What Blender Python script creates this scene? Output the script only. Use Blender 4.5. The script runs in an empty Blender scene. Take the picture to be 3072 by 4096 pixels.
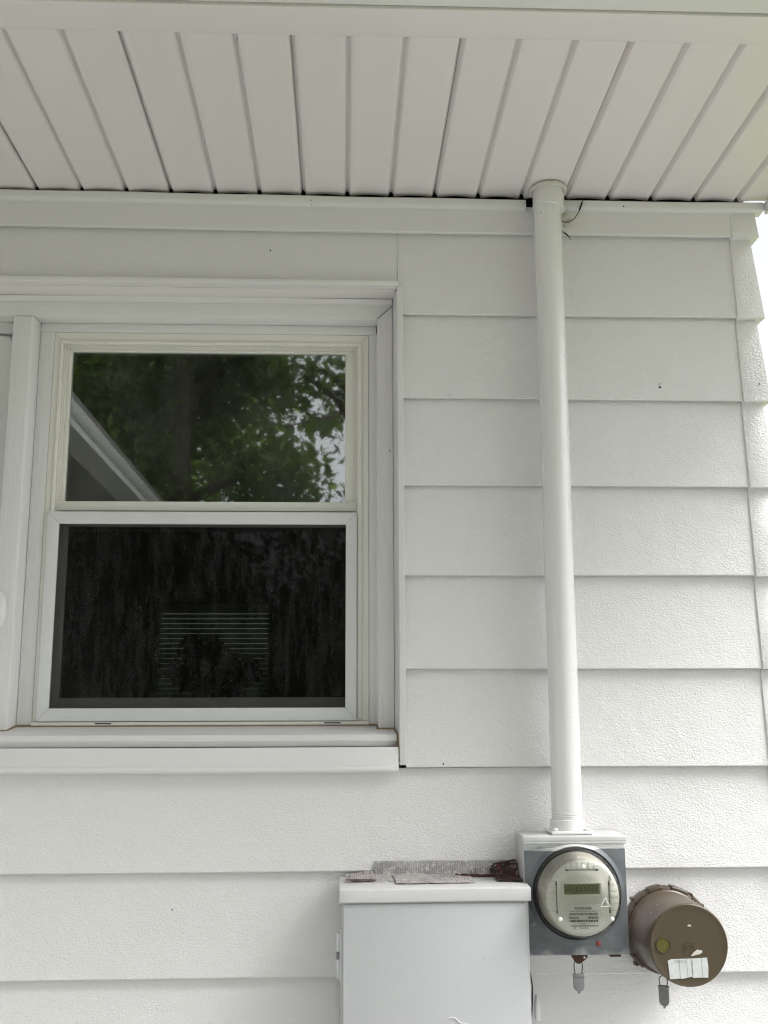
import bpy, bmesh, math, random
import numpy as np
from mathutils import Vector, Matrix
R = math.radians
scene = bpy.context.scene
C = scene.collection
random.seed(7)

# ------------------------------------------------------------------ camera
cam_d = bpy.data.cameras.new('camera')
cam = bpy.data.objects.new('camera', cam_d); C.objects.link(cam)
yaw, pitch, roll = R(2.2374), R(11.1703), R(-0.2079)
fw = Vector((math.sin(yaw)*math.cos(pitch), math.cos(yaw)*math.cos(pitch), math.sin(pitch)))
rt = Vector((math.cos(yaw), -math.sin(yaw), 0)); up = rt.cross(fw)
r2 = math.cos(roll)*rt + math.sin(roll)*up; u2 = -math.sin(roll)*rt + math.cos(roll)*up
m = Matrix.Identity(4)
for i in range(3):
    m[i][0] = r2[i]; m[i][1] = u2[i]; m[i][2] = -fw[i]
m.translation = Vector((-0.132, -2.267, 1.55))
cam.matrix_world = m
cam_d.sensor_fit = 'VERTICAL'; cam_d.sensor_height = 36; cam_d.sensor_width = 27
cam_d.lens = 36.977; cam_d.clip_start = 0.02; cam_d.clip_end = 600
scene.camera = cam

# ------------------------------------------------------------------ sky, sun, exposure
SUN_EL, SUN_AZ = R(54), R(114)          # azimuth clockwise from +y: in front of the wall, off to the right
w = bpy.data.worlds.new('World'); scene.world = w; w.use_nodes = True
nt = w.node_tree; nt.nodes.clear()
sky = nt.nodes.new('ShaderNodeTexSky'); sky.sky_type = 'NISHITA'; sky.sun_disc = False
sky.sun_elevation = SUN_EL; sky.sun_rotation = SUN_AZ; sky.air_density = 1.0; sky.dust_density = 5.0; sky.ozone_density = 1.0
hs = nt.nodes.new('ShaderNodeHueSaturation'); hs.inputs['Saturation'].default_value = 0.18
bg = nt.nodes.new('ShaderNodeBackground'); bg.inputs['Strength'].default_value = 0.14
out = nt.nodes.new('ShaderNodeOutputWorld')
nt.links.new(sky.outputs[0], hs.inputs['Color']); nt.links.new(hs.outputs[0], bg.inputs['Color']); nt.links.new(bg.outputs[0], out.inputs['Surface'])
sd = bpy.data.lights.new('sun', 'SUN'); sun = bpy.data.objects.new('sun', sd); C.objects.link(sun)
sd.energy = 1.4; sd.angle = R(30); sd.color = (1.0, 0.98, 0.95)
d = Vector((math.sin(SUN_AZ)*math.cos(SUN_EL), math.cos(SUN_AZ)*math.cos(SUN_EL), math.sin(SUN_EL)))
sun.rotation_euler = d.to_track_quat('Z', 'Y').to_euler()
vs = scene.view_settings
vs.view_transform = 'Standard'; vs.look = 'None'; vs.gamma = 1; vs.use_curve_mapping = False
vs.exposure = 1.18
scene.cycles.max_bounces = 10; scene.cycles.diffuse_bounces = 5; scene.cycles.glossy_bounces = 5
scene.cycles.transparent_max_bounces = 16
scene.cycles.use_denoising = True; scene.cycles.denoising_prefilter = 'NONE'; scene.cycles.filter_width = 1.2; scene.cycles.sample_clamp_indirect = 4

# ------------------------------------------------------------------ materials
def new_mat(name):
    mt = bpy.data.materials.new(name); mt.use_nodes = True
    return mt, mt.node_tree, mt.node_tree.nodes['Principled BSDF']
def nd(t, typ, **kw):
    n = t.nodes.new(typ)
    for k, v in kw.items():
        if k in n.inputs: n.inputs[k].default_value = v
        else: setattr(n, k, v)
    return n
def mathn(t, op, a, b=None):
    n = t.nodes.new('ShaderNodeMath'); n.operation = op
    for i, s in enumerate((a, b)):
        if s is None: continue
        if isinstance(s, (int, float)): n.inputs[i].default_value = s
        else: t.links.new(s, n.inputs[i])
    return n.outputs[0]
def mixc(t, fac, a, b):
    n = t.nodes.new('ShaderNodeMix'); n.data_type = 'RGBA'
    for idx, s in ((0, fac), (6, a), (7, b)):
        if isinstance(s, (int, float)): n.inputs[idx].default_value = s
        elif isinstance(s, tuple): n.inputs[idx].default_value = (*s, 1)
        else: t.links.new(s, n.inputs[idx])
    return n.outputs[2]
def ramp(t, src, lo, hi):
    n = t.nodes.new('ShaderNodeMapRange'); n.inputs[1].default_value = lo; n.inputs[2].default_value = hi
    t.links.new(src, n.inputs[0]); return n.outputs[0]
def coords(t, scale=(1, 1, 1)):
    tc = t.nodes.new('ShaderNodeTexCoord'); mp = t.nodes.new('ShaderNodeMapping')
    mp.inputs['Scale'].default_value = scale
    t.links.new(tc.outputs['Object'], mp.inputs[0]); return mp.outputs[0]
def noise(t, vec, scale, detail=2, rough=.5, dist=0):
    n = nd(t, 'ShaderNodeTexNoise', Scale=scale, Detail=detail, Roughness=rough, Distortion=dist)
    t.links.new(vec, n.inputs['Vector']); return n.outputs[0]
def specks(t, vec, scale=11, keep=.62, size=.022):
    v = nd(t, 'ShaderNodeTexVoronoi', Scale=scale); t.links.new(vec, v.inputs['Vector'])
    near = mathn(t, 'LESS_THAN', v.outputs['Distance'], size)
    sep = t.nodes.new('ShaderNodeSeparateColor'); t.links.new(v.outputs['Color'], sep.inputs[0])
    k = mathn(t, 'GREATER_THAN', sep.outputs[0], keep)
    return mathn(t, 'MULTIPLY', near, k)
def bump(t, bsdf, h, strength, dist):
    b = nd(t, 'ShaderNodeBump', Strength=strength, Distance=dist)
    t.links.new(h, b.inputs['Height']); t.links.new(b.outputs[0], bsdf.inputs['Normal']); return b

def paint(name, col, rough=.3, peel=None, grain=None, speck=True, vary=.03, coat=0.0, speck_scale=11, dirt=0.0):
    """glossy house paint: peel = (scale, strength, distance) orange-peel relief, grain = stretched wood relief"""
    mt, t, b = new_mat(name)
    vec = coords(t)
    big = noise(t, vec, 1.1, 0)
    c = mixc(t, ramp(t, big, .1, .9), tuple(x*(1-vary) for x in col), col)
    if dirt:
        dn = noise(t, vec, 9, 6, .7); c = mixc(t, mathn(t, 'MULTIPLY', ramp(t, dn, .55, .8), dirt), c, (.22, .19, .15))
    if speck:
        c = mixc(t, specks(t, vec, speck_scale), c, (.03, .025, .02))
    t.links.new(c, b.inputs['Base Color'])
    b.inputs['Roughness'].default_value = rough
    b.inputs['Specular IOR Level'].default_value = .5
    if peel:
        n1 = noise(t, coords(t, (1, 1, 1.35)), peel[0], 2.5, .55, .6)
        n2 = noise(t, vec, peel[0]*.09, 2, .5)
        h = mathn(t, 'ADD', n1, mathn(t, 'MULTIPLY', n2, 1.2))
        bump(t, b, h, peel[1], peel[2])
        if coat:
            b.inputs['Coat Weight'].default_value = coat; b.inputs['Coat Roughness'].default_value = .05; b.inputs['Coat IOR'].default_value = 1.75
            cb_ = nd(t, 'ShaderNodeBump', Strength=1.0, Distance=peel[2]*2.2)
            t.links.new(h, cb_.inputs['Height']); t.links.new(cb_.outputs[0], b.inputs['Coat Normal'])
    elif grain:
        n1 = noise(t, coords(t, grain[0]), 1.0, 3, .6, .35)
        bump(t, b, n1, grain[1], grain[2])
    else:
        pass
    return mt
WHITE = (.78, .772, .785)
M = {}
M['siding'] = paint('siding_paint', WHITE, .3, peel=(215, .62, .0026), coat=1.0)
M['trim'] = paint('trim_paint', WHITE, .28)
M['frieze'] = paint('frieze_paint', WHITE, .35, peel=(260, .25, .002))
M['soffit'] = paint('soffit_paint', (.80, .765, .765), .2, speck_scale=7, vary=.02)
M['grain_x'] = paint('wood_grain_paint_level', WHITE, .27, grain=((7, 60, 330), .8, .0022))
M['grain_z'] = paint('wood_grain_paint_upright', WHITE, .27, grain=((330, 60, 7), .8, .0022))
M['vinyl'] = paint('cream_vinyl', (.79, .78, .745), .3, speck=False)
M['alu'] = paint('grey_white_screen_frame', (.71, .72, .735), .33, speck=False, peel=(900, .08, .001))
M['pipe'] = paint('conduit_paint', (.79, .79, .79), .22, peel=(60, .10, .002), speck_scale=16, coat=.6)
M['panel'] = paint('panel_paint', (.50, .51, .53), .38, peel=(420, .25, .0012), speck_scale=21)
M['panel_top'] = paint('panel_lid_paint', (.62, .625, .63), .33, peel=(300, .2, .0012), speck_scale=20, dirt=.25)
M['gutter'] = paint('gutter_paint', (.76, .76, .75), .3, speck=False)

M['wing'] = paint('grey_wing_paint', (.27, .275, .28), .3, speck=False)
M['wing_shade'] = paint('shaded_wing_soffit', (.07, .07, .07), .5, speck=False)  # underside shadow of the wing soffit put into its colour
def plain(name, col, rough=.5, metal=0.0, nz=None, spec=.5):
    mt, t, b = new_mat(name)
    b.inputs['Roughness'].default_value = rough; b.inputs['Metallic'].default_value = metal
    b.inputs['Specular IOR Level'].default_value = spec
    vec = coords(t)
    n = noise(t, vec, (nz or (60, .25))[0], 4, .6)
    c = mixc(t, ramp(t, n, .3, .7), tuple(x*(1-(nz or (60, .25))[1]) for x in col), col)
    t.links.new(c, b.inputs['Base Color'])
    bump(t, b, n, .08, .002)
    return mt
M['dark'] = plain('dark_void', (.012, .012, .012), .8)
M['black_wire'] = plain('black_wire', (.012, .011, .010), .5)
M['caulk'] = plain('brown_caulk', (.30, .22, .135), .6, nz=(120, .4))
M['white_caulk'] = plain('white_caulk', (.70, .68, .64), .5, nz=(80, .2))
M['gasket'] = plain('dark_gasket', (.075, .075, .075), .45)
M['meter_body'] = plain('beige_meter_plastic', (.66, .64, .57), .4, nz=(30, .04))
M['meter_face'] = plain('cream_meter_plate', (.84, .84, .79), .42, nz=(30, .05))
M['meter_label'] = plain('pale_meter_label', (.84, .84, .81), .4, nz=(30, .02))
M['lcd'] = plain('lcd_glass', (.23, .25, .16), .15, nz=(40, .08))
M['lcd_ink'] = plain('lcd_segments', (.03, .035, .025), .5)
M['lcd_faint'] = plain('lcd_faint_segments', (.13, .145, .095), .5)
M['ink'] = plain('black_print', (.03, .03, .03), .6)
def torn():
    mt, t, b = new_mat('torn_red_tape'); vec = coords(t)
    n = noise(t, vec, 75, 5, .7); c = mixc(t, ramp(t, n, .47, .70), (.022, .015, .013), (.19, .032, .02))  # red torn tape, with the near-black shadow around it painted in
    n2 = noise(t, coords(t, (60, 60, 140)), 1.0, 4, .7); c = mixc(t, ramp(t, n2, .55, .68), c, (.34, .31, .29))
    t.links.new(c, b.inputs['Base Color']); b.inputs['Roughness'].default_value = .5
    bump(t, b, n, .8, .006); return mt
M['red'] = torn()
M['red_plug'] = plain('red_plug', (.26, .05, .03), .4)
M['darkred'] = plain('dark_rust', (.07, .02, .015), .6, nz=(150, .5))
M['brown'] = plain('brown_plastic', (.098, .072, .050), .32, nz=(25, .12))
M['brown_face'] = plain('brown_plastic_face', (.078, .058, .034), .45, nz=(18, .10))
M['brown_dark'] = plain('brown_plastic_ring', (.070, .050, .034), .4, nz=(25, .2))
M['sight'] = plain('yellow_sight_glass', (.13, .112, .035), .12, nz=(60, .2))
M['sticker'] = plain('worn_white_sticker', (.66, .68, .67), .4, nz=(70, .15))
M['tag'] = plain('grey_plastic_tag', (.21, .21, .22), .45, nz=(90, .12))
M['bark'] = plain('bark', (.11, .085, .06), .9, nz=(30, .5))
M['roofing'] = plain('roof_shingle', (.10, .095, .09), .9, nz=(15, .4))
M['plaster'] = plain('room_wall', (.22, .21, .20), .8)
def leaf_mat_blind():
    mt, t, b = new_mat('blind_slat')
    vec = coords(t); c = mixc(t, noise(t, vec, 9, 3), (.30, .33, .27), (.38, .41, .34)); t.links.new(c, b.inputs['Base Color'])
    tl = nd(t, 'ShaderNodeBsdfTranslucent', Color=(.30, .34, .26, 1)); mx = t.nodes.new('ShaderNodeMixShader'); mx.inputs[0].default_value = .5
    t.links.new(b.outputs[0], mx.inputs[1]); t.links.new(tl.outputs[0], mx.inputs[2]); t.links.new(mx.outputs[0], t.nodes['Material Output'].inputs[0]); return mt
M['blind'] = leaf_mat_blind()
M['pot'] = plain('plant_pot', (.15, .10, .08), .6)

def galv():
    mt, t, b = new_mat('galvanized_steel')
    vec = coords(t)
    v = nd(t, 'ShaderNodeTexVoronoi', Scale=70); t.links.new(vec, v.inputs['Vector'])
    n = noise(t, vec, 16, 5, .65)
    c = mixc(t, ramp(t, n, .3, .7), (.085, .097, .108), (.165, .18, .192))
    sp = t.nodes.new('ShaderNodeSeparateColor'); t.links.new(v.outputs['Color'], sp.inputs[0])
    c = mixc(t, mathn(t, 'MULTIPLY', sp.outputs[0], .18), c, (.22, .235, .245))
    # brushed smear of white paint along the top, and overspray at the rim
    se = t.nodes.new('ShaderNodeSeparateXYZ'); t.links.new(vec, se.inputs[0])
    st = noise(t, coords(t, (9, 1, 160)), 1.0, 4, .65, .4)
    hz = ramp(t, se.outputs[2], .1915, .2145)
    m1 = ramp(t, mathn(t, 'ADD', mathn(t, 'MULTIPLY', st, .9), hz), .72, .86)
    low = mathn(t, 'SUBTRACT', .016, se.outputs[2])
    m2 = ramp(t, mathn(t, 'ADD', noise(t, vec, 22, 3), mathn(t, 'MULTIPLY', low, 14)), .57, .85)
    m = mathn(t, 'MAXIMUM', m1, mathn(t, 'MULTIPLY', m2, .5))
    c = mixc(t, m, c, (.66, .68, .68))
    t.links.new(c, b.inputs['Base Color']); b.inputs['Metallic'].default_value = .35
    b.inputs['Roughness'].default_value = .48
    bump(t, b, noise(t, vec, 380, 3), .2, .001)
    return mt
M['galv'] = galv()

def tape_mat(name, base, dark, sc=420):
    mt, t, b = new_mat(name)
    vec = coords(t)
    wv = nd(t, 'ShaderNodeTexWave', Scale=sc/6.2832*1.0, Distortion=3.0, Detail=2.0); wv.inputs['Detail Scale'].default_value = 2.5
    t.links.new(vec, wv.inputs['Vector'])
    n = noise(t, coords(t, (14, 14, 34)), 1.0, 5, .7); n2 = noise(t, vec, 150, 3)
    k = mathn(t, 'MULTIPLY', ramp(t, wv.outputs[0], .52, .8), ramp(t, n, .47, .60))
    c = mixc(t, ramp(t, noise(t, vec, 40, 3), .35, .65), tuple(x*.75 for x in base), base)
    c = mixc(t, k, c, dark)
    c = mixc(t, mathn(t, 'MULTIPLY', ramp(t, n2, .56, .64), .7), c, (.60, .57, .56))
    t.links.new(c, b.inputs['Base Color']); b.inputs['Roughness'].default_value = .45
    bump(t, b, wv.outputs[0], .35, .0015)
    return mt
M['tape'] = tape_mat('grey_flashing_tape', (.38, .37, .365), (.11, .10, .10))
M['tape_pink'] = tape_mat('painted_flashing_tape', (.45, .43, .425), (.20, .15, .145), 460)

def glass_mat(name, tint=(.85, .9, .87), boost=2.0, rough=0.004, ior=1.5, haze=0.0):
    mt = bpy.data.materials.new(name); mt.use_nodes = True; t = mt.node_tree; t.nodes.clear()
    o = t.nodes.new('ShaderNodeOutputMaterial')
    fr = nd(t, 'ShaderNodeFresnel', IOR=ior)
    f = mathn(t, 'MINIMUM', mathn(t, 'MULTIPLY', fr.outputs[0], boost), 1.0)
    tr = nd(t, 'ShaderNodeBsdfTransparent', Color=(*tint, 1)); gl = nd(t, 'ShaderNodeBsdfGlossy', Roughness=rough)
    n = noise(t, coords(t), 3.2, 2); bp = nd(t, 'ShaderNodeBump', Strength=.045, Distance=.004)
    t.links.new(n, bp.inputs['Height']); t.links.new(bp.outputs[0], gl.inputs['Normal'])
    mx = t.nodes.new('ShaderNodeMixShader')
    t.links.new(f, mx.inputs[0]); t.links.new(tr.outputs[0], mx.inputs[1]); t.links.new(gl.outputs[0], mx.inputs[2])
    if haze:
        df = nd(t, 'ShaderNodeBsdfDiffuse', Color=(.62, .66, .60, 1)); m2 = t.nodes.new('ShaderNodeMixShader')  # pale haze mixed over the glass to lift the dark reflection
        fn = noise(t, coords(t, (3, 1, 1.6)), 3.0, 5, .65)
        t.links.new(mathn(t, 'MULTIPLY', ramp(t, fn, .3, .75), haze), m2.inputs[0])
        t.links.new(mx.outputs[0], m2.inputs[1]); t.links.new(df.outputs[0], m2.inputs[2]); t.links.new(m2.outputs[0], o.inputs[0])
    else: t.links.new(mx.outputs[0], o.inputs[0])
    return mt
M['glass'] = glass_mat('window_glass', (.80, .86, .82), 7.5, rough=.022, haze=.075)
M['low_glass'] = glass_mat('lower_window_glass', (.80, .86, .82), 2.2, rough=.022)
M['dome'] = glass_mat('meter_glass', (.985, .985, .97), 1.1)
def drop_mat():
    mt, t, b = new_mat('water_drop'); b.inputs['Roughness'].default_value = .02
    b.inputs['Base Color'].default_value = (.5, .55, .55, 1); b.inputs['Transmission Weight'].default_value = .8; b.inputs['IOR'].default_value = 1.33
    noise(t, coords(t), 50)
    return mt
M['drop'] = drop_mat()

def screen_mat():
    mt = bpy.data.materials.new('wet_insect_screen'); mt.use_nodes = True; t = mt.node_tree; t.nodes.clear()
    o = t.nodes.new('ShaderNodeOutputMaterial')
    tr = nd(t, 'ShaderNodeBsdfTransparent', Color=(1, 1, 1, 1))
    df = nd(t, 'ShaderNodeBsdfPrincipled', Roughness=.35)
    st = noise(t, coords(t, (46, 1, 9)), 1.0, 5, .68, .3)       # runs of water caught in the mesh
    fine = noise(t, coords(t, (300, 1, 210)), 1.0, 2, .6)
    sh = noise(t, coords(t, (170, 1, 60)), 1.0, 4, .7)
    blotch = ramp(t, mathn(t, 'ADD', mathn(t, 'MULTIPLY', st, .8), mathn(t, 'MULTIPLY', sh, .4)), .56, .66)
    c = mixc(t, blotch, (.0010, .0010, .0011), (.017, .0175, .018))
    spark = mathn(t, 'MULTIPLY', ramp(t, fine, .69, .76), ramp(t, sh, .5, .62))
    c = mixc(t, spark, c, (.5, .51, .5))
    t.links.new(c, df.inputs['Base Color'])
    df.inputs['Specular IOR Level'].default_value = .12
    mx = t.nodes.new('ShaderNodeMixShader'); mx.inputs[0].default_value = .70
    t.links.new(tr.outputs[0], mx.inputs[1]); t.links.new(df.outputs[0], mx.inputs[2]); t.links.new(mx.outputs[0], o.inputs[0])
    return mt
M['screen'] = screen_mat()

def leaf_mat(name, a, b_, tr=.5):
    mt, t, b = new_mat(name)
    oi = t.nodes.new('ShaderNodeNewGeometry')
    c = mixc(t, oi.outputs['Random Per Island'], a, b_)
    t.links.new(c, b.inputs['Base Color']); b.inputs['Roughness'].default_value = .45
    tl = t.nodes.new('ShaderNodeBsdfTranslucent'); t.links.new(mixc(t, .5, c, (.22, .32, .05)), tl.inputs['Color'])
    mx = t.nodes.new('ShaderNodeMixShader'); mx.inputs[0].default_value = tr
    o = t.nodes['Material Output']
    t.links.new(b.outputs[0], mx.inputs[1]); t.links.new(tl.outputs[0], mx.inputs[2]); t.links.new(mx.outputs[0], o.inputs[0])
    return mt
M['leaf_a'] = leaf_mat('leaf_dark', (.05, .10, .026), (.10, .17, .042))
M['leaf_b'] = leaf_mat('leaf_mid', (.06, .105, .025), (.14, .19, .045))
M['leaf_c'] = leaf_mat('leaf_pale', (.07, .12, .045), (.11, .17, .06))
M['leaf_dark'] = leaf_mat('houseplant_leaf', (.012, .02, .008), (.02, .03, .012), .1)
def grass_mat():
    mt, t, b = new_mat('lawn'); vec = coords(t)
    c = mixc(t, noise(t, vec, 1.3, 5, .7), (.12, .145, .035), (.18, .205, .055))
    t.links.new(c, b.inputs['Base Color']); b.inputs['Roughness'].default_value = .9
    bump(t, b, noise(t, vec, 60, 4), .8, .02)
    return mt
M['lawn'] = grass_mat()

# ------------------------------------------------------------------ mesh helpers
class MB:
    def __init__(s): s.v = []; s.f = []
    def add(s, vs, fs):
        o = len(s.v); s.v += [tuple(x) for x in vs]; s.f += [tuple(i+o for i in f) for f in fs]
    def hexa(s, p):                       # 8 points: bottom ring 0-3, top ring 4-7
        s.add(p, [(3, 2, 1, 0), (4, 5, 6, 7), (0, 1, 5, 4), (1, 2, 6, 5), (2, 3, 7, 6), (3, 0, 4, 7)])
    def box(s, x0, x1, y0, y1, z0, z1):
        s.hexa([(x0, y0, z0), (x1, y0, z0), (x1, y1, z0), (x0, y1, z0), (x0, y0, z1), (x1, y0, z1), (x1, y1, z1), (x0, y1, z1)])
    def prism(s, prof, a, b, axis, n=1, jit=None):   # closed profile swept along an axis
        k = len(prof); rings = []
        for i in range(n+1):
            q = a+(b-a)*i/n; ring = []
            for j, (p0, p1) in enumerate(prof):
                dz = jit(q) if jit else 0
                ring.append({'x': (q, p0, p1+dz), 'y': (p0, q, p1+dz), 'z': (p0, p1, q)}[axis])
            rings.append(ring)
        vs = [v for r in rings for v in r]; fs = []
        for i in range(n):
            for j in range(k):
                a0 = i*k+j; b0 = i*k+(j+1) % k
                fs.append((a0, b0, b0+k, a0+k))
        fs.append(tuple(range(k-1, -1, -1))); fs.append(tuple(n*k+j for j in range(k)))
        s.add(vs, fs)
    def lathe(s, prof, c, axis='y', n=48, cap0=True, cap1=True):   # profile [(t along axis, radius)]
        vs = []; fs = []; k = len(prof)
        for (t, r) in prof:
            for j in range(n):
                a = 2*math.pi*j/n
                if axis == 'y': vs.append((c[0]+r*math.cos(a), c[1]+t, c[2]+r*math.sin(a)))
                else: vs.append((c[0]+r*math.cos(a), c[1]+r*math.sin(a), c[2]+t))
        for i in range(k-1):
            for j in range(n):
                fs.append((i*n+j, i*n+(j+1) % n, (i+1)*n+(j+1) % n, (i+1)*n+j))
        if cap0: fs.append(tuple(range(n-1, -1, -1)))
        if cap1: fs.append(tuple((k-1)*n+j for j in range(n)))
        s.add(vs, fs)
    def tube(s, pts, r, n=8, r1=None):
        pts = [Vector(p) for p in pts]; k = len(pts); vs = []; fs = []
        prev = None
        for i, p in enumerate(pts):
            t = (pts[min(i+1, k-1)]-pts[max(i-1, 0)]).normalized()
            if prev is None:
                prev = t.orthogonal().normalized()
            u = (prev-t*prev.dot(t)).normalized(); prev = u; wv = t.cross(u)
            rr = r if r1 is None else r+(r1-r)*i/(k-1)
            for j in range(n):
                a = 2*math.pi*j/n; vs.append(p+rr*(math.cos(a)*u+math.sin(a)*wv))
        for i in range(k-1):
            for j in range(n):
                fs.append((i*n+j, i*n+(j+1) % n, (i+1)*n+(j+1) % n, (i+1)*n+j))
        fs.append(tuple(range(n-1, -1, -1))); fs.append(tuple((k-1)*n+j for j in range(n)))
        s.add(vs, fs)
    def poly(s, pts, y0, y1):              # outline in x,z given thickness along y
        k = len(pts); vs = [(x, y0, z) for x, z in pts]+[(x, y1, z) for x, z in pts]
        s.add(vs, [tuple(range(k)), tuple(range(2*k-1, k-1, -1))]+[(j, j+k, (j+1) % k+k, (j+1) % k) for j in range(k)])
    def build(s, name, mat, parent=None, bevel=0.0, seg=2, smooth=None):
        me = bpy.data.meshes.new(name)
        off = Vector((0, 0, 0)); q = parent
        while q is not None: off += q.location; q = q.parent
        bm = bmesh.new()
        vv = [bm.verts.new(Vector(v)-off) for v in s.v]
        for f in s.f:
            try: bm.faces.new([vv[i] for i in f])
            except ValueError: pass
        bmesh.ops.recalc_face_normals(bm, faces=bm.faces)
        if bevel:
            es = [e for e in bm.edges if len(e.link_faces) == 2 and e.calc_face_angle(0) > R(28)]
            bmesh.ops.bevel(bm, geom=es, offset=bevel, segments=seg, profile=.5, affect='EDGES', clamp_overlap=True)
        for f in bm.faces: f.smooth = True
        ang = R(50 if bevel else 35)
        for e in bm.edges:
            if len(e.link_faces) == 2 and e.calc_face_angle(0) > ang: e.smooth = False
        bm.to_mesh(me); bm.free()
        me.materials.append(mat)
        o = bpy.data.objects.new(name, me); C.objects.link(o)
        if parent is not None: o.parent = parent
        return o
def thing(name, label, cat, loc, group=None):
    o = bpy.data.objects.new(name, None); C.objects.link(o); o.location = loc
    o.empty_display_size = .1
    o['label'] = label; o['category'] = cat
    if group: o['group'] = group
    return o
def tag(o, label, cat, group=None):
    o['label'] = label; o['category'] = cat
    if group: o['group'] = group
    return o
def text(name, body, x, y, z, size, mat, parent, align='CENTER', xs=1.0, bold=0.0):
    cu = bpy.data.curves.new(name, 'FONT'); cu.body = body; cu.size = size; cu.align_x = align; cu.align_y = 'CENTER'
    cu.extrude = .0002; cu.offset = bold; cu.resolution_u = 3
    to = bpy.data.objects.new('tmp', cu); C.objects.link(to)
    me = bpy.data.meshes.new_from_object(to.evaluated_get(bpy.context.evaluated_depsgraph_get()))
    bpy.data.objects.remove(to); bpy.data.curves.remove(cu)
    off = Vector((0, 0, 0)); q = parent
    while q is not None: off += q.location; q = q.parent
    for v in me.vertices:
        c = v.co.copy(); v.co = Vector((x+c.x*xs, y-c.z, z+c.y))-off
    me.materials.clear(); me.materials.append(mat)
    o = bpy.data.objects.new(name, me); C.objects.link(o); o.parent = parent
    return o

# ------------------------------------------------------------------ ground
g = MB(); g.add([(-300, -300, 0), (300, -300, 0), (300, 300, 0), (-300, 300, 0)], [(0, 1, 2, 3)])
o = g.build('ground', M['lawn']); o['kind'] = 'structure'

def conc():
    mt, t, b = new_mat('bounce_slab_grey'); vec = coords(t)
    c = mixc(t, noise(t, vec, 3, 6, .7), (.33, .335, .335), (.41, .415, .415))
    t.links.new(c, b.inputs['Base Color']); b.inputs['Roughness'].default_value = .85
    bump(t, b, noise(t, vec, 90, 4), .3, .004); return mt
g = MB(); g.box(-1.1, 6.0, -3.5, -.0, -.10, .10)
o = g.build('bounce_slab', conc(), bevel=.01); o['kind'] = 'structure'  # unseen slab added to bounce neutral light onto wall and soffit

# ------------------------------------------------------------------ house
house = thing('house', 'white lap-sided house corner with ribbed soffit and double-hung window', 'house', (0, 0, 0))
LT = .0135                                    # how far a course stands out at its butt
def board_profile(zb, h):
    k = .0145/.203
    return [(0.0004, zb+.0018), (k*h, zb+h), (.019, zb+h), (.019, zb+.009), (.0082, zb+.010), (.0078, zb+.0003), (.0016, zb)]
def board(x0, x1, zb, h, tilt=0.0):
    b = MB(); b.prism(board_profile(zb, h), x0, x1, 'x', n=max(1, int((x1-x0)/.12)),
                      jit=lambda q: tilt*q+.0005*math.sin(q*5+zb*9))
    return b.build('siding_board', M['siding'], house)
butts = [2.460, 2.260, 2.0588, 1.8583, 1.6563, 1.4508, 1.2442, 1.0400, .8365, .633, .430, .227]
XR = .7850
# course over the window: a left length and a right length meeting at a seam above the casing
b = MB(); b.prism([(.0085, 2.536), (.0140, 2.670), (.019, 2.670), (.019, 2.536)], -1.62, -.0104, 'x', n=8)
b.build('siding_board', M['siding'], house)
board(-.0098, XR, butts[0], .2115)
for zb in butts[1:6]: board(.0016, XR, zb, .212, random.uniform(-.0006, .0006))
# under the window the full-width courses
b = MB(); k = .0145/.203; zb = butts[6]
b.prism([(0.0004, zb+.0018), (k*.205, 1.4497), (.019, 1.4497), (.019, zb+.010), (.0082, zb+.010), (.0078, zb+.0003), (.0016, zb)], -2.0, XR, 'x', n=16, jit=lambda q: .0005*math.sin(q*3))
b.build('siding_board', M['siding'], house)
for zb in butts[7:]: board(-2.0, XR, zb, .212, random.uniform(-.0006, .0006))
for zb in butts[1:6]: board(-2.0, -1.63, zb, .212)
# folded corner caps, one to a course
for i, zb in enumerate([2.660]+butts):
    h = .2035 if i else .066
    y0, y1 = (-.0035, .0115) if i else (-.0055, -.0025)
    xo, xi = .8405, (.8250 if i else .834)
    z0 = zb-.0022; z1 = zb+h-.001
    c = MB()
    c.hexa([(.7757, y0, z0), (xo, y0, z0), (xo, .07, z0), (.7757, .07, z0), (.7757, y1, z1), (xi, y1, z1), (xi, .07, z1), (.7757, .07, z1)])
    c.build('corner_cap', M['siding'], house, bevel=.0015)
# gable-side courses running back from the corner
for zb in butts:
    b = MB(); b.prism([(.8385-x, z) for x, z in board_profile(zb, .212)], .0705, 5.2, 'y', n=2)
    b.build('siding_board', M['siding'], house)
# frieze under the soffit
b = MB(); b.prism([(-.0035, 2.6615), (-.0025, 2.726), (.019, 2.726), (.019, 2.670), (.0075, 2.670), (.0070, 2.6603), (-.002, 2.660)], -2.0, .7752, 'x', n=18, jit=lambda q: .0006*math.sin(q*4)+(.0045 if q < -.75 else .0045*max(0, -q)/.75)*.9)
b.build('frieze_board', M['frieze'], house)
# channel that carries the soffit at the wall
def chan(x0, x1):
    b = MB()
    jit = lambda q: .0035*math.sin((q+.95)*1.9+2.2)+.0006*math.sin(q*17)
    b.prism([(-.0165, 2.7215), (-.0185, 2.724), (-.0185, 2.7392), (-.0165, 2.7422), (-.0135, 2.7422), (-.0135, 2.7265), (.018, 2.7265), (.018, 2.7215)], x0, x1, 'x', n=max(4, int((x1-x0)/.06)), jit=jit)
    b.build('soffit_channel', M['trim'], house, bevel=.0012)
chan(-2.0, .2895); chan(.3745, .852)
b = MB(); b.box(.8535, 1.30, -.045, -.012, 2.7120, 2.7400); b.build('soffit_channel', M['trim'], house, bevel=.002)
# dark backing inside the soffit
b = MB(); b.box(-2.0, .838, -.62, .15, 2.785, 2.795); b.box(.8382, 1.30, -.62, -.0045, 2.785, 2.795); soff = b.build('soffit', M['dark'], house)
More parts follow.
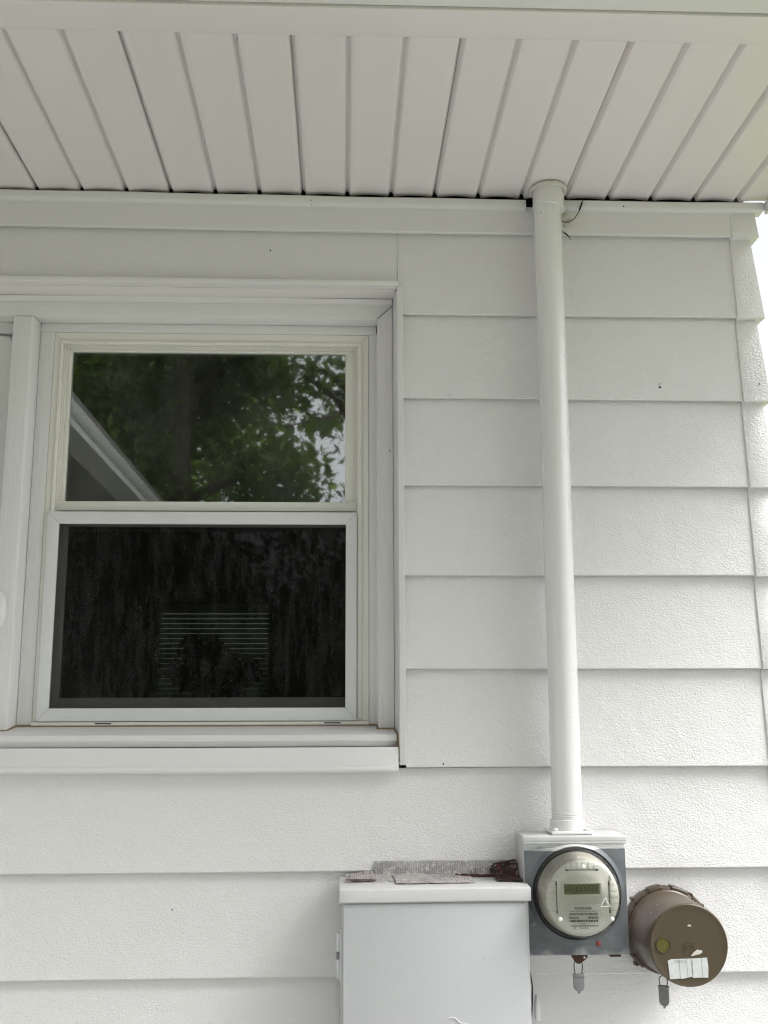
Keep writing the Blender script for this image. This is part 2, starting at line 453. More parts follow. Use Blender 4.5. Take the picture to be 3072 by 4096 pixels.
# soffit strips, four inches to a strip, three strips to a sheet
P = .10201; X0 = -.7390
def strip_profile(x, lock):
    dpt = .0122; zs = 2.7475
    p = [(x, zs+dpt), (x+.0018, zs+dpt), (x+.0030, zs+dpt-.0010), (x+.0066, zs+.0016), (x+.0078, zs+.0006), (x+.0095, zs)]
    n = 6; a0, a1 = x+.0095, x+P-.0094
    for i in range(1, n): p.append((a0+(a1-a0)*i/n, zs+.0014*math.sin(math.pi*i/n)))
    p += [(x+P-.0094, zs), (x+P-.0080, zs+.0003), (x+P-.0066, zs+.0013), (x+P-.0050, zs+.0032), (x+P-.0036, zs+.0064), (x+P-.0026, zs+dpt-.0004)]
    if lock: p += [(x+P-.0022, zs+dpt+.004), (x+P-.0001, zs+dpt+.004)]
    else: p += [(x+P-.0018, zs+dpt), (x+P-.0001, zs+dpt)]
    q = [(a, b_+.0016) for a, b_ in p[::-1]]
    return p+q
for kx in range(-13, 20):
    x = X0+kx*P
    b = MB(); prof = strip_profile(x, kx % 3 == 1)
    ya = -.002
    b.prism(prof, -.601, ya, 'y', n=6)
    # the free end at the wall bows up a little in the middle of each strip
    vs = []
    for (vx, vy, vz) in b.v:
        e = max(0, 1-abs(vy-ya)/.06); t = (vx-x)/P
        vs.append((vx, vy, vz+.0035*e*e*max(0, math.sin(math.pi*min(1, max(0, t))))+random.uniform(-.0001, .0001)))
    b.v = vs
    b.build('soffit_panel', M['soffit'], soff)
# eave: fascia flange, fascia, gutter
b = MB(); b.prism([(-.594, 2.7445), (-.594, 2.7470), (-.668, 2.7450), (-.668, 2.752), (-.674, 2.752), (-.675, 2.7400), (-.6735, 2.7385), (-.600, 2.7425), (-.5955, 2.7432)], -1.30, 1.30, 'x', n=20, jit=lambda q: .0007*math.sin(q*6))
b.build('fascia_flange', M['soffit'], house, bevel=.0008)
b = MB(); b.box(-1.30, 1.30, -.6735, -.655, 2.7525, 2.90); b.build('fascia_board', M['trim'], house)
gp = [(-.676, 2.7475), (-.678, 2.7445), (-.775, 2.7505), (-.782, 2.756), (-.786, 2.79), (-.800, 2.815), (-.802, 2.868), (-.790, 2.870), (-.790, 2.865), (-.796, 2.862), (-.790, 2.82), (-.778, 2.795), (-.774, 2.760), (-.690, 2.754), (-.683, 2.757), (-.683, 2.880), (-.676, 2.880)]
b = MB(); b.prism(gp, -1.262, 1.30, 'x', n=6); b.build('gutter', M['gutter'], house)
# roof slab, gable return
b = MB(); b.hexa([(-2.0, -.74, 2.905), (1.34, -.74, 2.905), (1.34, 2.6, 4.6), (-2.0, 2.6, 4.6), (-2.0, -.74, 2.945), (1.34, -.74, 2.945), (1.34, 2.6, 4.64), (-2.0, 2.6, 4.64)])
b.hexa([(-6, 2.602, 4.6), (1.34, 2.602, 4.6), (1.34, 5.6, 2.9), (-6, 5.6, 2.9), (-6, 2.602, 4.64), (1.34, 2.602, 4.64), (1.34, 5.6, 2.94), (-6, 5.6, 2.94)])
b.build('roof', M['roofing'], house)
b = MB(); b.hexa([(.70, .20, 2.745), (.80, .20, 2.745), (.80, 5.2, 2.745), (.70, 5.2, 2.745), (.70, 2.3, 4.30), (.80, 2.3, 4.30), (.80, 2.9, 4.30), (.70, 2.9, 4.30)]); b.build('gable_wall', M['siding'], house)
# side wing with its own gutter, mirrored in the upper pane
b = MB(); b.prism([(-1.263, 2.755), (-1.270, 2.760), (-1.275, 2.80), (-1.263, 2.82), (-1.260, 2.868), (-1.272, 2.870), (-1.276, 2.82), (-1.285, 2.795), (-1.289, 2.765), (-1.380, 2.760), (-1.386, 2.762), (-1.386, 2.880), (-1.392, 2.880), (-1.392, 2.750), (-1.300, 2.7475)], -7.5, -.806, 'y', n=6)
b.build('gutter', M['wing'], house)
b = MB(); b.box(-2.0, -1.393, -7.5, -.62, 2.747, 2.762); b.build('wing_soffit', M['wing_shade'], house)
b = MB(); b.box(-2.25, -2.0, -7.5, .019, .0, 2.747); b.build('wing_wall', M['siding'], house)
b = MB(); b.hexa([(-4.8, -7.7, 4.3), (-1.30, -7.7, 2.905), (-1.30, -.30, 2.905), (-4.8, -.30, 4.3), (-4.8, -7.7, 4.34), (-1.30, -7.7, 2.945), (-1.30, -.30, 2.945), (-4.8, -.30, 4.34)]); b.build('wing_roof', M['roofing'], house)
# solid wall around the openings
b = MB()
b.box(-2.25, -1.625, .0195, .155, 0.0, 2.745); b.box(.0, .80, .0195, .155, 0.0, 2.745)
b.box(-1.624, -.0005, .0195, .155, 0.0, 1.440); b.box(-1.624, -.0005, .0195, .155, 2.536, 2.745)
b.build('wall_core', M['dark'], house)
# room behind the glass
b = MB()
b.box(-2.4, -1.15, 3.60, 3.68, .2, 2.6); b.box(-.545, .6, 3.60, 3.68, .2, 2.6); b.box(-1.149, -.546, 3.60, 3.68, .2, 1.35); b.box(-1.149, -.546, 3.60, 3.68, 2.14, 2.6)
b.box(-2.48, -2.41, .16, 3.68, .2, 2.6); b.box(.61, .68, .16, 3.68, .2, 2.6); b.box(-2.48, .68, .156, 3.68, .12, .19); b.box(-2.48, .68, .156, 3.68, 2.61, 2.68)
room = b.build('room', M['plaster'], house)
for i in range(30):
    z = 1.37+i*.027
    s_ = MB(); s_.hexa([(-1.165, 3.556, z), (-.530, 3.556, z), (-.530, 3.566, z+.0245), (-1.165, 3.566, z+.0245), (-1.165, 3.556, z+.0015), (-.530, 3.556, z+.0015), (-.530, 3.567, z+.0262), (-1.165, 3.567, z+.0262)])
    s_.build('blind_slat', M['blind'], room)
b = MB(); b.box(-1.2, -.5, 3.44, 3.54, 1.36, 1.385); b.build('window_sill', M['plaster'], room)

# ------------------------------------------------------------------ window
def ring(b, x0, x1, z0, z1, wl, wr, wb, wt, y0, y1, gap=.0):
    """four mitred members around an opening"""
    a = (x0, z0), (x1, z0), (x1, z1), (x0, z1)
    i = (x0+wl, z0+wb), (x1-wr, z0+wb), (x1-wr, z1-wt), (x0+wl, z1-wt)
    for k in range(4):
        k2 = (k+1) % 4
        e = Vector((a[k2][0]-a[k][0], a[k2][1]-a[k][1])).normalized()*gap
        q = [(a[k][0]+e.x, a[k][1]+e.y), (a[k2][0]-e.x, a[k2][1]-e.y), (i[k2][0]-e.x, i[k2][1]-e.y), (i[k][0]+e.x, i[k][1]+e.y)]
        b.poly(q, y0, y1)
# casing (brick moulding): head, right leg, left leg far outside
b = MB()
b.prism([(.0565, 2.5185), (.062, 2.5165), (.0665, 2.5085), (.0655, 2.505), (.0650, 2.474), (.0665, 2.4710), (.1035, 2.4690), (.150, 2.4690), (.150, 2.5185)], -1.60, -.0205, 'x', n=10)
win = b.build('window', M['grain_x'], house, bevel=.0008)
win['label'] = 'white double-hung window with dark wet insect screen over the lower half'
b = MB()
b.hexa([(-.0545, .0640, 1.500), (-.0195, .0640, 1.500), (-.0195, .15, 1.500), (-.0545, .15, 1.500), (-.0545, .0640, 2.4715), (-.0195, .0640, 2.5040), (-.0195, .15, 2.5040), (-.0545, .15, 2.4715)])
b.build('casing', M['grain_z'], win, bevel=.0012)
b = MB(); b.box(-1.60, -1.565, .064, .15, 1.50, 2.469); b.build('casing', M['grain_z'], win, bevel=.0012)
b = MB(); b.poly([(-.0548, 2.4708), (-.0190, 2.5052), (-.0198, 2.5060), (-.0556, 2.4716)], .0626, .0652); b.build('mitre_gap', M['tag'], win)
# drip cap and lintel undersides
b = MB(); b.prism([(-.0115, 2.5240), (-.0125, 2.5255), (-.0125, 2.5345), (-.0110, 2.5358), (.020, 2.5380), (.020, 2.5335), (.0105, 2.5235)], -1.615, -.0095, 'x', n=12, jit=lambda q: .0005*math.sin(q*7)); b.build('drip_cap', M['trim'], win, bevel=.0006)
b = MB(); b.prism([(.0115, 2.5222), (.0115, 2.5330), (.0570, 2.5330), (.0570, 2.5188)], -1.61, -.0145, 'x', n=12, jit=lambda q: .0006*math.sin(q*5+1)); b.build('head_liner', M['soffit'], win, bevel=.0005)
# right reveal and flange
b = MB(); b.prism([(-.0125, .005), (-.0188, .0645), (-.0188, .15), (-.0035, .15), (-.0035, .005)], 1.458, 2.5205, 'z'); b.build('side_liner', M['trim'], win)
b = MB(); b.prism([(-.0125, -.0030), (-.0110, -.0048), (-.0035, -.0050), (.0008, -.0062), (.0014, -.0040), (.0014, .0045), (-.0125, .0045)], 1.4565, 2.5228, 'z', n=4); b.build('side_flange', M['trim'], win, bevel=.0006)
# inner stops with wood grain
b = MB(); b.prism([(.103, 2.4465), (.103, 2.4685), (.15, 2.4685), (.15, 2.4465)], -.8440, -.0568, 'x'); b.build('stop', M['grain_x'], win, bevel=.0008)
b = MB(); b.prism([(-.0735, .103), (-.0565, .103), (-.0545, .0655), (-.0535, .15), (-.0735, .15)], 1.5370, 2.4462, 'z'); b.build('stop', M['grain_z'], win, bevel=.0006)
b = MB(); b.box(-.8440, -.8115, .1030, .15, 1.5370, 2.4462); b.build('stop', M['grain_z'], win, bevel=.0008)
# mullion post between the two units
b = MB(); b.prism([(-.8945, .0600), (-.8535, .0600), (-.8498, .0635), (-.8450, .1025), (-.8445, .15), (-.8960, .15), (-.8960, .0620)], 1.5030, 2.4680, 'z', n=6); b.build('mullion', M['grain_z'], win, bevel=.0012)
# vinyl frame (mitred) with inner bead
b = MB(); ring(b, -.8108, -.0745, 1.5480, 2.4458, .0200, .0262, .002, .0265, .1035, .150, .0002); b.build('frame', M['vinyl'], win, bevel=.0012)
b = MB(); ring(b, -.7960, -.0905, 1.5500, 2.4250, .0070, .0100, .004, .0075, .0990, .1033, .0002); b.build('frame_bead', M['vinyl'], win, bevel=.0014)
b = MB(); ring(b, -.7905, -.1007, 1.5505, 2.4190, .0035, .0035, .003, .0030, .1155, .150); b.build('track', M['vinyl'], win, bevel=.0006)
b = MB(); ring(b, -.7868, -.1044, 1.99, 2.4158, .0040, .0040, .003, .0030, .1205, .150); b.build('track', M['vinyl'], win, bevel=.0006)
# upper sash
b = MB(); ring(b, -.7825, -.1085, 2.0215, 2.4126, .0085, .0205, .021, .0052, .1245, .148); sash = b.build('sash', M['vinyl'], win, bevel=.0010)
b = MB(); b.box(-.7915, -.1010, .1150, .1243, 2.0220, 2.0432); b.build('meeting_rail', M['vinyl'], sash, bevel=.001)
b = MB(); b.box(-.7750, -.1280, .1320, .1360, 2.0400, 2.4080); pane = b.build('pane', M['glass'], sash)
b = MB(); ring(b, -.7740, -.1290, 2.0425, 2.4074, .0055, .0010, .001, .0050, .1385, .146); b.build('pane_spacer', M['tag'], sash)
# lower sash set behind the screen
b = MB(); ring(b, -.7850, -.1060, 1.5550, 2.0190, .020, .0190, .045, .030, .1380, .1495); low = b.build('sash', M['vinyl'], win, bevel=.001)
b = MB(); b.box(-.7660, -.1240, .1440, .1480, 1.5950, 1.9950); b.build('pane', M['low_glass'], low)
# insect screen
b = MB(); ring(b, -.8000, -.1020, 1.5487, 2.0150, .0262, .0248, .0280, .0282, .0925, .1025, .0003); scr = b.build('screen_frame', M['alu'], win, bevel=.0010)
b = MB(); b.add([(-.7750, .0985, 1.5755), (-.1255, .0985, 1.5755), (-.1255, .0985, 1.9880), (-.7750, .0985, 1.9880)], [(0, 1, 2, 3)]); b.build('insect_screen', M['screen'], scr)
# sill nose of vinyl with two weep slots
b = MB(); b.prism([(.0965, 1.5400), (.0955, 1.5465), (.1000, 1.5478), (.150, 1.5478), (.150, 1.5380)], -.8110, -.0742, 'x'); nose = b.build('sill_nose', M['vinyl'], win, bevel=.0006)
for xc in (-.655, -.155):
    b = MB(); ring(b, xc-.026, xc+.026, 1.5412, 1.5462, .008, .008, .0012, .0012, .0942, .0958); b.build('weep_slot', M['vinyl'], nose, bevel=.0004)
    b = MB(); b.box(xc-.0180, xc+.0180, .0948, .0957, 1.5426, 1.5450); b.build('weep_slot', M['dark'], nose)
# caulk
def wob(pts, n=10, a=.0009):
    o = []
    for p, q in zip(pts[:-1], pts[1:]):
        for i in range(n):
            t = i/n; o.append(tuple(p[k]+(q[k]-p[k])*t+random.uniform(-a, a) for k in range(3)))
    return o+[pts[-1]]
b = MB(); b.tube(wob([(-.8440, .1000, 1.5372), (-.0620, .1000, 1.5376), (-.0560, .0960, 1.5350), (-.0545, .0640, 1.5290), (-.0200, .0620, 1.5285), (-.0165, .0250, 1.5200), (-.0155, .0100, 1.4930), (-.0135, .0000, 1.4660)], 14), .0042, 7)
b.tube(wob([(-.8440, .1000, 1.5372), (-.8520, .0590, 1.5270), (-.8950, .0585, 1.5265), (-1.0, .0600, 1.5270)], 8), .0042, 7)
b.build('caulk_bead', M['caulk'], win)
# sill and apron
b = MB(); b.prism([(.0240, 1.4945), (.0225, 1.4955), (.0115, 1.5070), (.0125, 1.5185), (.0155, 1.5205), (.1000, 1.5375), (.150, 1.5375), (.150, 1.4945)], -1.60, -.0178, 'x', n=14); b.build('sill', M['grain_x'], win, bevel=.0010)
b = MB(); b.prism([(-.0010, 1.4938), (-.0045, 1.4565), (-.0105, 1.4545), (-.0125, 1.4520), (-.0125, 1.4470), (-.0100, 1.4440), (-.0080, 1.4420), (-.0060, 1.4425), (.0150, 1.4470), (.0900, 1.4470), (.0900, 1.4938)], -1.62, -.0148, 'x', n=14, jit=lambda q: .0008*math.sin(q*4)); b.build('apron', M['trim'], win, bevel=.0008)
# the neighbouring unit to the left of the mullion, cut by the picture edge
pts = []
def rrect(x0, x1, z0, z1, r, n=8):
    o = []
    for (cx, cz, a0) in ((x1-r, z1-r, 0), (x0+r, z1-r, 90), (x0+r, z0+r, 180), (x1-r, z0+r, 270)):
        for i in range(n+1):
            a = R(a0+90*i/n); o.append((cx+r*math.cos(a), cz+r*math.sin(a)))
    return o
b = MB(); b.box(-1.56, -.8965, .1240, .150, 1.5370, 2.4680); unit = b.build('closed_panel', M['trim'], win)
unit['label'] = 'glossy white closed panel left of the mullion'
b = MB(); b.prism([(.1030, 2.4440), (.1030, 2.4685), (.123, 2.4685), (.123, 2.4440)], -1.56, -.8968, 'x'); b.build('stop', M['grain_x'], unit, bevel=.0008)
b = MB(); b.poly(rrect(-1.50, -.9045, 1.575, 2.4400, .030), .108, .1238); b.build('raised_panel', M['pipe'], unit, bevel=.006, seg=3)
b = MB(); b.lathe([(0, .0001), (.0005, .008), (.003, .0155), (.008, .0205), (.012, .0215)], (-.888, .0480, 1.787), 'y', 28, True, True)
b.v = [(x if True else 0, y, 1.787+(z-1.787)*2.05) for x, y, z in b.v]
knob = b.build('latch', M['pipe'], win)
b = MB(); b.lathe([(0, .0001), (.001, .006), (.004, .0105), (.010, .0115)], (-.892, .0410, 1.770), 'y', 20, True, True)
b.v = [(x, y, 1.770+(z-1.770)*2.3) for x, y, z in b.v]
b.build('latch_lever', M['pipe'], knob)
# rain drops on the upper pane
b = MB()
for i in range(420):
    if i < 360: x = -.13-abs(random.gauss(0, .15)); z = random.uniform(2.05, 2.40)
    else: x = random.uniform(-.77, -.13); z = random.uniform(2.045, 2.39)
    if x < -.77: continue
    r = random.choice((.0004, .0005, .0006, .0008, .0013)); st = random.uniform(1, 2.2)
    n = 6; vs = [(x, .1320-r*.8, z)]+[(x+r*math.cos(6.283*j/n), .13195, z+st*r*math.sin(6.283*j/n)) for j in range(n)]
    b.add(vs, [(0, 1+j, 1+(j+1) % n) for j in range(n)]+[tuple(range(n, 0, -1))])
o = b.build('rain_drops', M['drop'], sash); o['kind'] = 'stuff'
# nail holes in the siding, one with its nail left in
for (x, z, r, mt) in ((.5865, 2.2905, .0026, 'dark'), (.5880, 2.2990, .0030, 'white_caulk'), (.8165, 2.2995, .0019, 'dark')):
    b = MB(); y = .0145/.203*(z-2.26); b.lathe([(-.0016 if mt != 'dark' else -.0004, r), (.003, r)], (x, y if x < .77 else y-.0035, z), 'y', 10); b.build('nail' if mt != 'dark' else 'nail_hole', M[mt], house)

# ------------------------------------------------------------------ conduit
cd = thing('conduit', 'white painted round conduit rising from the meter box to the soffit', 'conduit', (.3285, -.052, 1.322))
b = MB(); prof = []
for i in range(40):
    t = i/39; b_z = 1.345+t*(2.7445-1.345)
    prof.append(b_z)
vs = []; n = 40; rad = .0312
for i, z in enumerate(prof):
    cx = .3270+(.3322-.3270)*(z-1.345)/1.4+.0003*math.sin(z*9)
    for j in range(n):
        a = 2*math.pi*j/n; vs.append((cx+rad*math.cos(a), -.052+rad*math.sin(a), z))
b.add(vs, [(i*n+j, i*n+(j+1) % n, (i+1)*n+(j+1) % n, (i+1)*n+j) for i in range(39) for j in range(n)]+[tuple(range(n-1, -1, -1)), tuple(39*n+j for j in range(n))])
b.build('pipe', M['pipe'], cd)
b = MB()
for k in range(4): b.lathe([(-.0008, .0310), (0, .0321), (.0008, .0310)], (.3268, -.052, 1.3535+k*.0032), 'z', 40, False, False)
b.build('thread', M['pipe'], cd)
b = MB(); b.lathe([(1.3285, .0372), (1.333, .0362), (1.346, .0350), (1.3492, .0345), (1.3502, .0330), (1.3502, .030)], (.3268, -.052, 0), 'z', 44, True, True); hub = b.build('hub', M['pipe'], cd)
b = MB(); b.box(.2865, .3705, -.0915, -.0125, 1.3222, 1.3290); b.build('hub_plate', M['pipe'], hub, bevel=.003, seg=3)
for sx in (.2965, .3605):
    b = MB(); b.lathe([(1.3291, .0062), (1.3330, .0060), (1.3345, .0045)], (sx, -.080, 0), 'z', 6); b.build('bolt', M['pipe'], hub, bevel=.0006)
b = MB()
vs = []
for i, (dz, r) in enumerate(((0, .0345), (.001, .0362), (.030, .0362), (.0335, .0350), (.046, .0348))):
    for j in range(n):
        a = 2*math.pi*j/n
        vs.append((.3350+r*math.cos(a), -.052+r*math.sin(a), 2.6965+dz-(.004*math.cos(a) if i < 2 else 0)))
b.add(vs, [(i*n+j, i*n+(j+1) % n, (i+1)*n+(j+1) % n, (i+1)*n+j) for i in range(4) for j in range(n)]+[tuple(range(n-1, -1, -1)), tuple(4*n+j for j in range(n))])
b.build('coupling', M['pipe'], cd)
b = MB(); k = 36
ptsr = []
for j in range(k+1):
    a = R(150+240*j/k); ptsr.append((.3350+(.0385+random.uniform(-.001, .0015))*math.cos(a), -.052+(.0385+random.uniform(-.001, .0015))*math.sin(a), 2.7420+random.uniform(-.0012, .0012)))
b.tube(ptsr, .0052, 7); b.build('sealant_collar', M['white_caulk'], cd)
# torn lump of sealant and a loose twig of wire by the coupling
b = MB()
for (x, z, r) in ((.380, 2.6985, .0165), (.393, 2.690, .012), (.372, 2.690, .013), (.386, 2.684, .0100)):
    vs = []; nn = 12
    for i in range(4):
        ph = i/3*math.pi/2
        for j in range(nn):
            a = 6.283*j/nn; q = r*math.cos(ph)*(1+random.uniform(-.12, .12)); vs.append((x+q*math.cos(a), -.0045-.008*math.sin(ph), z+q*.8*math.sin(a)))
    b.add(vs, [(i*nn+j, i*nn+(j+1) % nn, (i+1)*nn+(j+1) % nn, (i+1)*nn+j) for i in range(3) for j in range(nn)]+[tuple(3*nn+j for j in range(nn))])
lump = b.build('sealant_lump', M['white_caulk']); tag(lump, 'lumpy white sealant patch on the frieze just right of the conduit coupling', 'sealant')
b = MB(); b.tube([(.364, -.0160, 2.692), (.374, -.0160, 2.6845), (.388, -.0170, 2.6830), (.402, -.0185, 2.692), (.412, -.0215, 2.708), (.4185, -.0230, 2.724), (.4215, -.0245, 2.7385)], .0011, 6)
b.tube([(.413, -.0215, 2.711), (.4165, -.0228, 2.720), (.4195, -.0240, 2.7300)], .0021, 6)
tw = b.build('loose_wire', M['black_wire']); tag(tw, 'thin black loose wire curling from the sealant patch up to the soffit', 'wire')
b = MB(); b.tube([(.365, -.0040, 2.6720), (.374, -.0045, 2.6665), (.382, -.0055, 2.6600), (.390, -.006, 2.6525), (.3945, -.005, 2.6450)], .0008, 6); b.tube([(.380, -.005, 2.6620), (.386, -.0060, 2.6565), (.391, -.0055, 2.6510)], .0022, 6, .0010)
tw = b.build('dry_twig', M['black_wire']); tag(tw, 'short dark dry twig stuck on the frieze edge below the wire', 'twig')

# ------------------------------------------------------------------ breaker panel
bp = thing('breaker_panel', 'white painted electrical panel box under torn flashing tape', 'electrical panel', (.048, -.0195, .52))
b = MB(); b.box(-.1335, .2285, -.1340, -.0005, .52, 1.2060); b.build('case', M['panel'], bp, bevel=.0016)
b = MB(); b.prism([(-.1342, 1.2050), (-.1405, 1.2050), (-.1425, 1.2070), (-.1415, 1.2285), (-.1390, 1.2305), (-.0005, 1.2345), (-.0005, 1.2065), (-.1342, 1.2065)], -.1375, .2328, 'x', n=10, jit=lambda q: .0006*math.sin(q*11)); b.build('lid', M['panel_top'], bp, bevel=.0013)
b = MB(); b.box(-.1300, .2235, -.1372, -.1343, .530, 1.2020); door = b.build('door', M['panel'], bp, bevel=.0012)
b = MB(); b.lathe([(1.0680, .0052), (1.1010, .0052)], (-.1395, -.1270, 0), 'z', 14); hg = b.build('hinge', M['panel'], bp, bevel=.0008)
b = MB(); b.lathe([(1.1155, .0052), (1.1490, .0052)], (-.1395, -.1270, 0), 'z', 14); b.build('hinge_knuckle', M['panel'], hg, bevel=.0008)
b = MB(); b.lathe([(1.1012, .0036), (1.1153, .0036)], (-.1392, -.1270, 0), 'z', 12); b.build('hinge_pin', M['tag'], hg)
b = MB(); b.box(-.1365, -.1337, -.1335, -.115, 1.060, 1.157); b.build('hinge_leaf', M['panel'], hg)
# raised outline of a bird on the door
b = MB()
def px(zx, zy): return (-.1340+(zx-118)/1383*.3625+.0, 1.2054-(zy-660)/1.843*.0004795)
bird = [(760, 1575), (790, 1558), (830, 1553), (870, 1560), (930, 1580)]
head = [(935, 1560), (930, 1547), (905, 1543), (880, 1530), (868, 1512), (872, 1490), (888, 1470), (912, 1460), (940, 1463), (958, 1478), (972, 1493), (990, 1500), (1012, 1502), (1032, 1506), (1030, 1516), (1000, 1526), (965, 1535), (935, 1543)]
for path in (bird, head):
    b.tube([(px(*q)[0], -.1374, px(*q)[1]) for q in path], .0014, 6)
b.build('bird_emblem', M['panel_top'], door)

# torn flashing tape
ft = thing('flashing_tape', 'torn grey ribbed flashing tape along the wall above the panel lid', 'tape', (.08, -.003, 1.24))
def sheet(b, rows):
    nr = len(rows); nc = len(rows[0]); vs = [p for r in rows for p in r]
    b.add(vs, [(i*nc+j, i*nc+j+1, (i+1)*nc+j+1, (i+1)*nc+j) for i in range(nr-1) for j in range(nc-1)])
b = MB(); nc = 60; rows = []
for (y, z, a) in ((-.0010, 1.2640, .0003), (-.0040, 1.2560, .0004), (-.0055, 1.2460, .0006), (-.0062, 1.2392, .0008), (-.0105, 1.2352, .0012), (-.0180, 1.2362, .001)):
    rows.append([(-.0655+.2935*j/(nc-1), y+random.uniform(-a, a), z+random.uniform(-a, a)*(.3 if z > 1.26 else 1)) for j in range(nc)])
sheet(b, rows); b.build('wall_strip', M['tape'], ft)
b = MB(); rows = []; nc = 44
for i, (y, z) in enumerate(((-.0155, 1.2388), (-.040, 1.2368), (-.070, 1.2358), (-.094, 1.2350), (-.098, 1.2338))):
    rows.append([(-.026+.1560*j/(nc-1)+random.uniform(-.0004, .0004)-.006*(i == 0), y+random.uniform(-.003, .003), z+random.uniform(-.0005, .0008)+.003*max(0, math.sin(j*.13))*(i == 0)) for j in range(nc)])
sheet(b, rows); b.build('lid_strip', M['tape_pink'], ft)
b = MB(); rows = []; nc = 22
for i, (y, z) in enumerate(((-.0010, 1.2445), (-.0040, 1.2395), (-.0220, 1.2370), (-.050, 1.2345), (-.062, 1.2325))):
    rows.append([(-.1350+.1120*j/(nc-1), y+random.uniform(-.003, .003), z+random.uniform(-.001, .001)-(.012*max(0, 1-j/4.0) if i > 0 else .007*max(0, 1-j/9.0))) for j in range(nc)])
sheet(b, rows); b.build('corner_strip', M['tape_pink'], ft)
b = MB(); rows = []; nc = 16
for i, (y, z) in enumerate(((-.055, 1.2365), (-.063, 1.2372), (-.071, 1.2352))):
    rows.append([(-.126+.0620*j/(nc-1), y+random.uniform(-.0015, .0015), z+random.uniform(-.0005, .0012)) for j in range(nc)])
sheet(b, rows); b.build('torn_edge', M['red'], ft)
b = MB(); rows = []; nc = 14
for i, (y, z) in enumerate(((-.0035, 1.2605), (-.0068, 1.2560), (-.0080, 1.2470), (-.014, 1.2400), (-.040, 1.2375), (-.066, 1.2362), (-.082, 1.2354))):
    rows.append([(.176+.0515*j/(nc-1)+random.uniform(-.001, .001)+.012*(i < 2), y+random.uniform(-.001, .001)-(.018*(j/(nc-1))**2 if i < 4 else .004*(j/(nc-1))), z+random.uniform(-.001, .001)) for j in range(nc)])
sheet(b, rows); b.build('torn_edge', M['red'], ft)
b = MB(); b.tube(wob([(.100, -.022, 1.2376), (.130, -.030, 1.2385), (.168, -.026, 1.2380), (.186, -.030, 1.2372)], 6, .0015), .0032, 6); b.tube(wob([(.172, -.012, 1.244), (.179, -.014, 1.258), (.2245, -.016, 1.266)], 6, .001), .0022, 6)
b.build('dried_caulk', M['darkred'], ft)

# ------------------------------------------------------------------ meter box
MX, MZ = .3293, 1.2142
mb = thing('meter_box', 'galvanized meter socket box with white painted top under the conduit', 'meter box', (.3297, -.0195, 1.0977))
b = MB(); b.box(.2290, .4300, -.0985, -.0005, 1.0980, 1.3085); b.build('case', M['panel_top'], mb, bevel=.001)
b = MB(); b.box(.2284, .4306, -.1005, -.0987, 1.0977, 1.3082); fr = b.build('front_cover', M['galv'], mb, bevel=.0007)
b = MB(); b.prism([(-.1008, 1.3070), (-.1045, 1.3070), (-.1052, 1.3080), (-.1045, 1.3115), (-.1055, 1.3125), (-.1055, 1.3200), (-.1040, 1.3215), (-.0005, 1.3220), (-.0005, 1.3085), (-.1008, 1.3085)], .2268, .4335, 'x', n=6); b.build('lid', M['panel_top'], mb, bevel=.0007)
b = MB(); b.lathe([(-.1006, .0965), (-.1030, .0925), (-.1062, .0905), (-.1075, .0885), (-.1062, .0865), (-.1008, .0858)], (MX, 0, MZ), 'y', 72, False, False); b.build('raised_ring', M['galv'], fr)
for (x, z, r, mt, nm) in ((.2425, 1.1570, .0052, 'tag', 'rivet'), (.3700, 1.1180, .0050, 'red_plug', 'red_plug')):
    b = MB(); b.lathe([(-.1006, r), (-.1022, r*.9), (-.1032, r*.55), (-.1035, .0004)], (x, 0, z), 'y', 18, True, True); b.build(nm, M[mt], fr)
b = MB(); b.box(.3935, .4150, -.096, -.075, 1.0925, 1.0976); b.build('drain_tab', M['darkred'], mb, bevel=.001)
b = MB(); b.poly([(.3150, 1.0975), (.3490, 1.0975), (.3490, 1.0915), (.3420, 1.0855), (.3330, 1.0800), (.3270, 1.0805), (.3230, 1.0850)], -.0945, -.0895); b.build('hasp', M['darkred'], mb, bevel=.0012)
b = MB(); b.lathe([(-.0953, .0022), (-.0947, .0022)], (.3425, 0, 1.0920), 'y', 12); b.build('hasp_hole', M['white_caulk'], mb)

# the meter itself, plugged into the box
mt_ = thing('electric_meter', 'round glass electric meter with grey digital display plugged into the galvanized box', 'electric meter', (MX, -.1085, MZ))
b = MB(); b.lathe([(-.1010, .0850), (-.1060, .0845), (-.1085, .0838), (-.1100, .0832), (-.1100, .0800)], (MX, 0, MZ), 'y', 64, True, True); b.build('gasket_ring', M['gasket'], mt_)
b = MB(); b.lathe([(-.1102, .0831), (-.1135, .0836), (-.1150, .0822), (-.1200, .0806), (-.1450, .0765), (-.1620, .0738), (-.1690, .0715), (-.1725, .0670), (-.1738, .0600), (-.1742, .0300), (-.1742, .0004)], (MX, 0, MZ), 'y', 72, False, True); b.build('glass_cover', M['dome'], mt_)
b = MB(); b.lathe([(-.1102, .0785), (-.1300, .0760), (-.1500, .0725), (-.1580, .0712), (-.1600, .0698)], (MX, 0, MZ), 'y', 64, True, True); b.build('body', M['meter_body'], mt_)
fy = -.1602
b = MB(); b.lathe([(fy, .0692), (fy-.0012, .0682)], (MX, 0, MZ), 'y', 64, True, True); face = b.build('face_plate', M['meter_face'], mt_)
f1 = fy-.0013
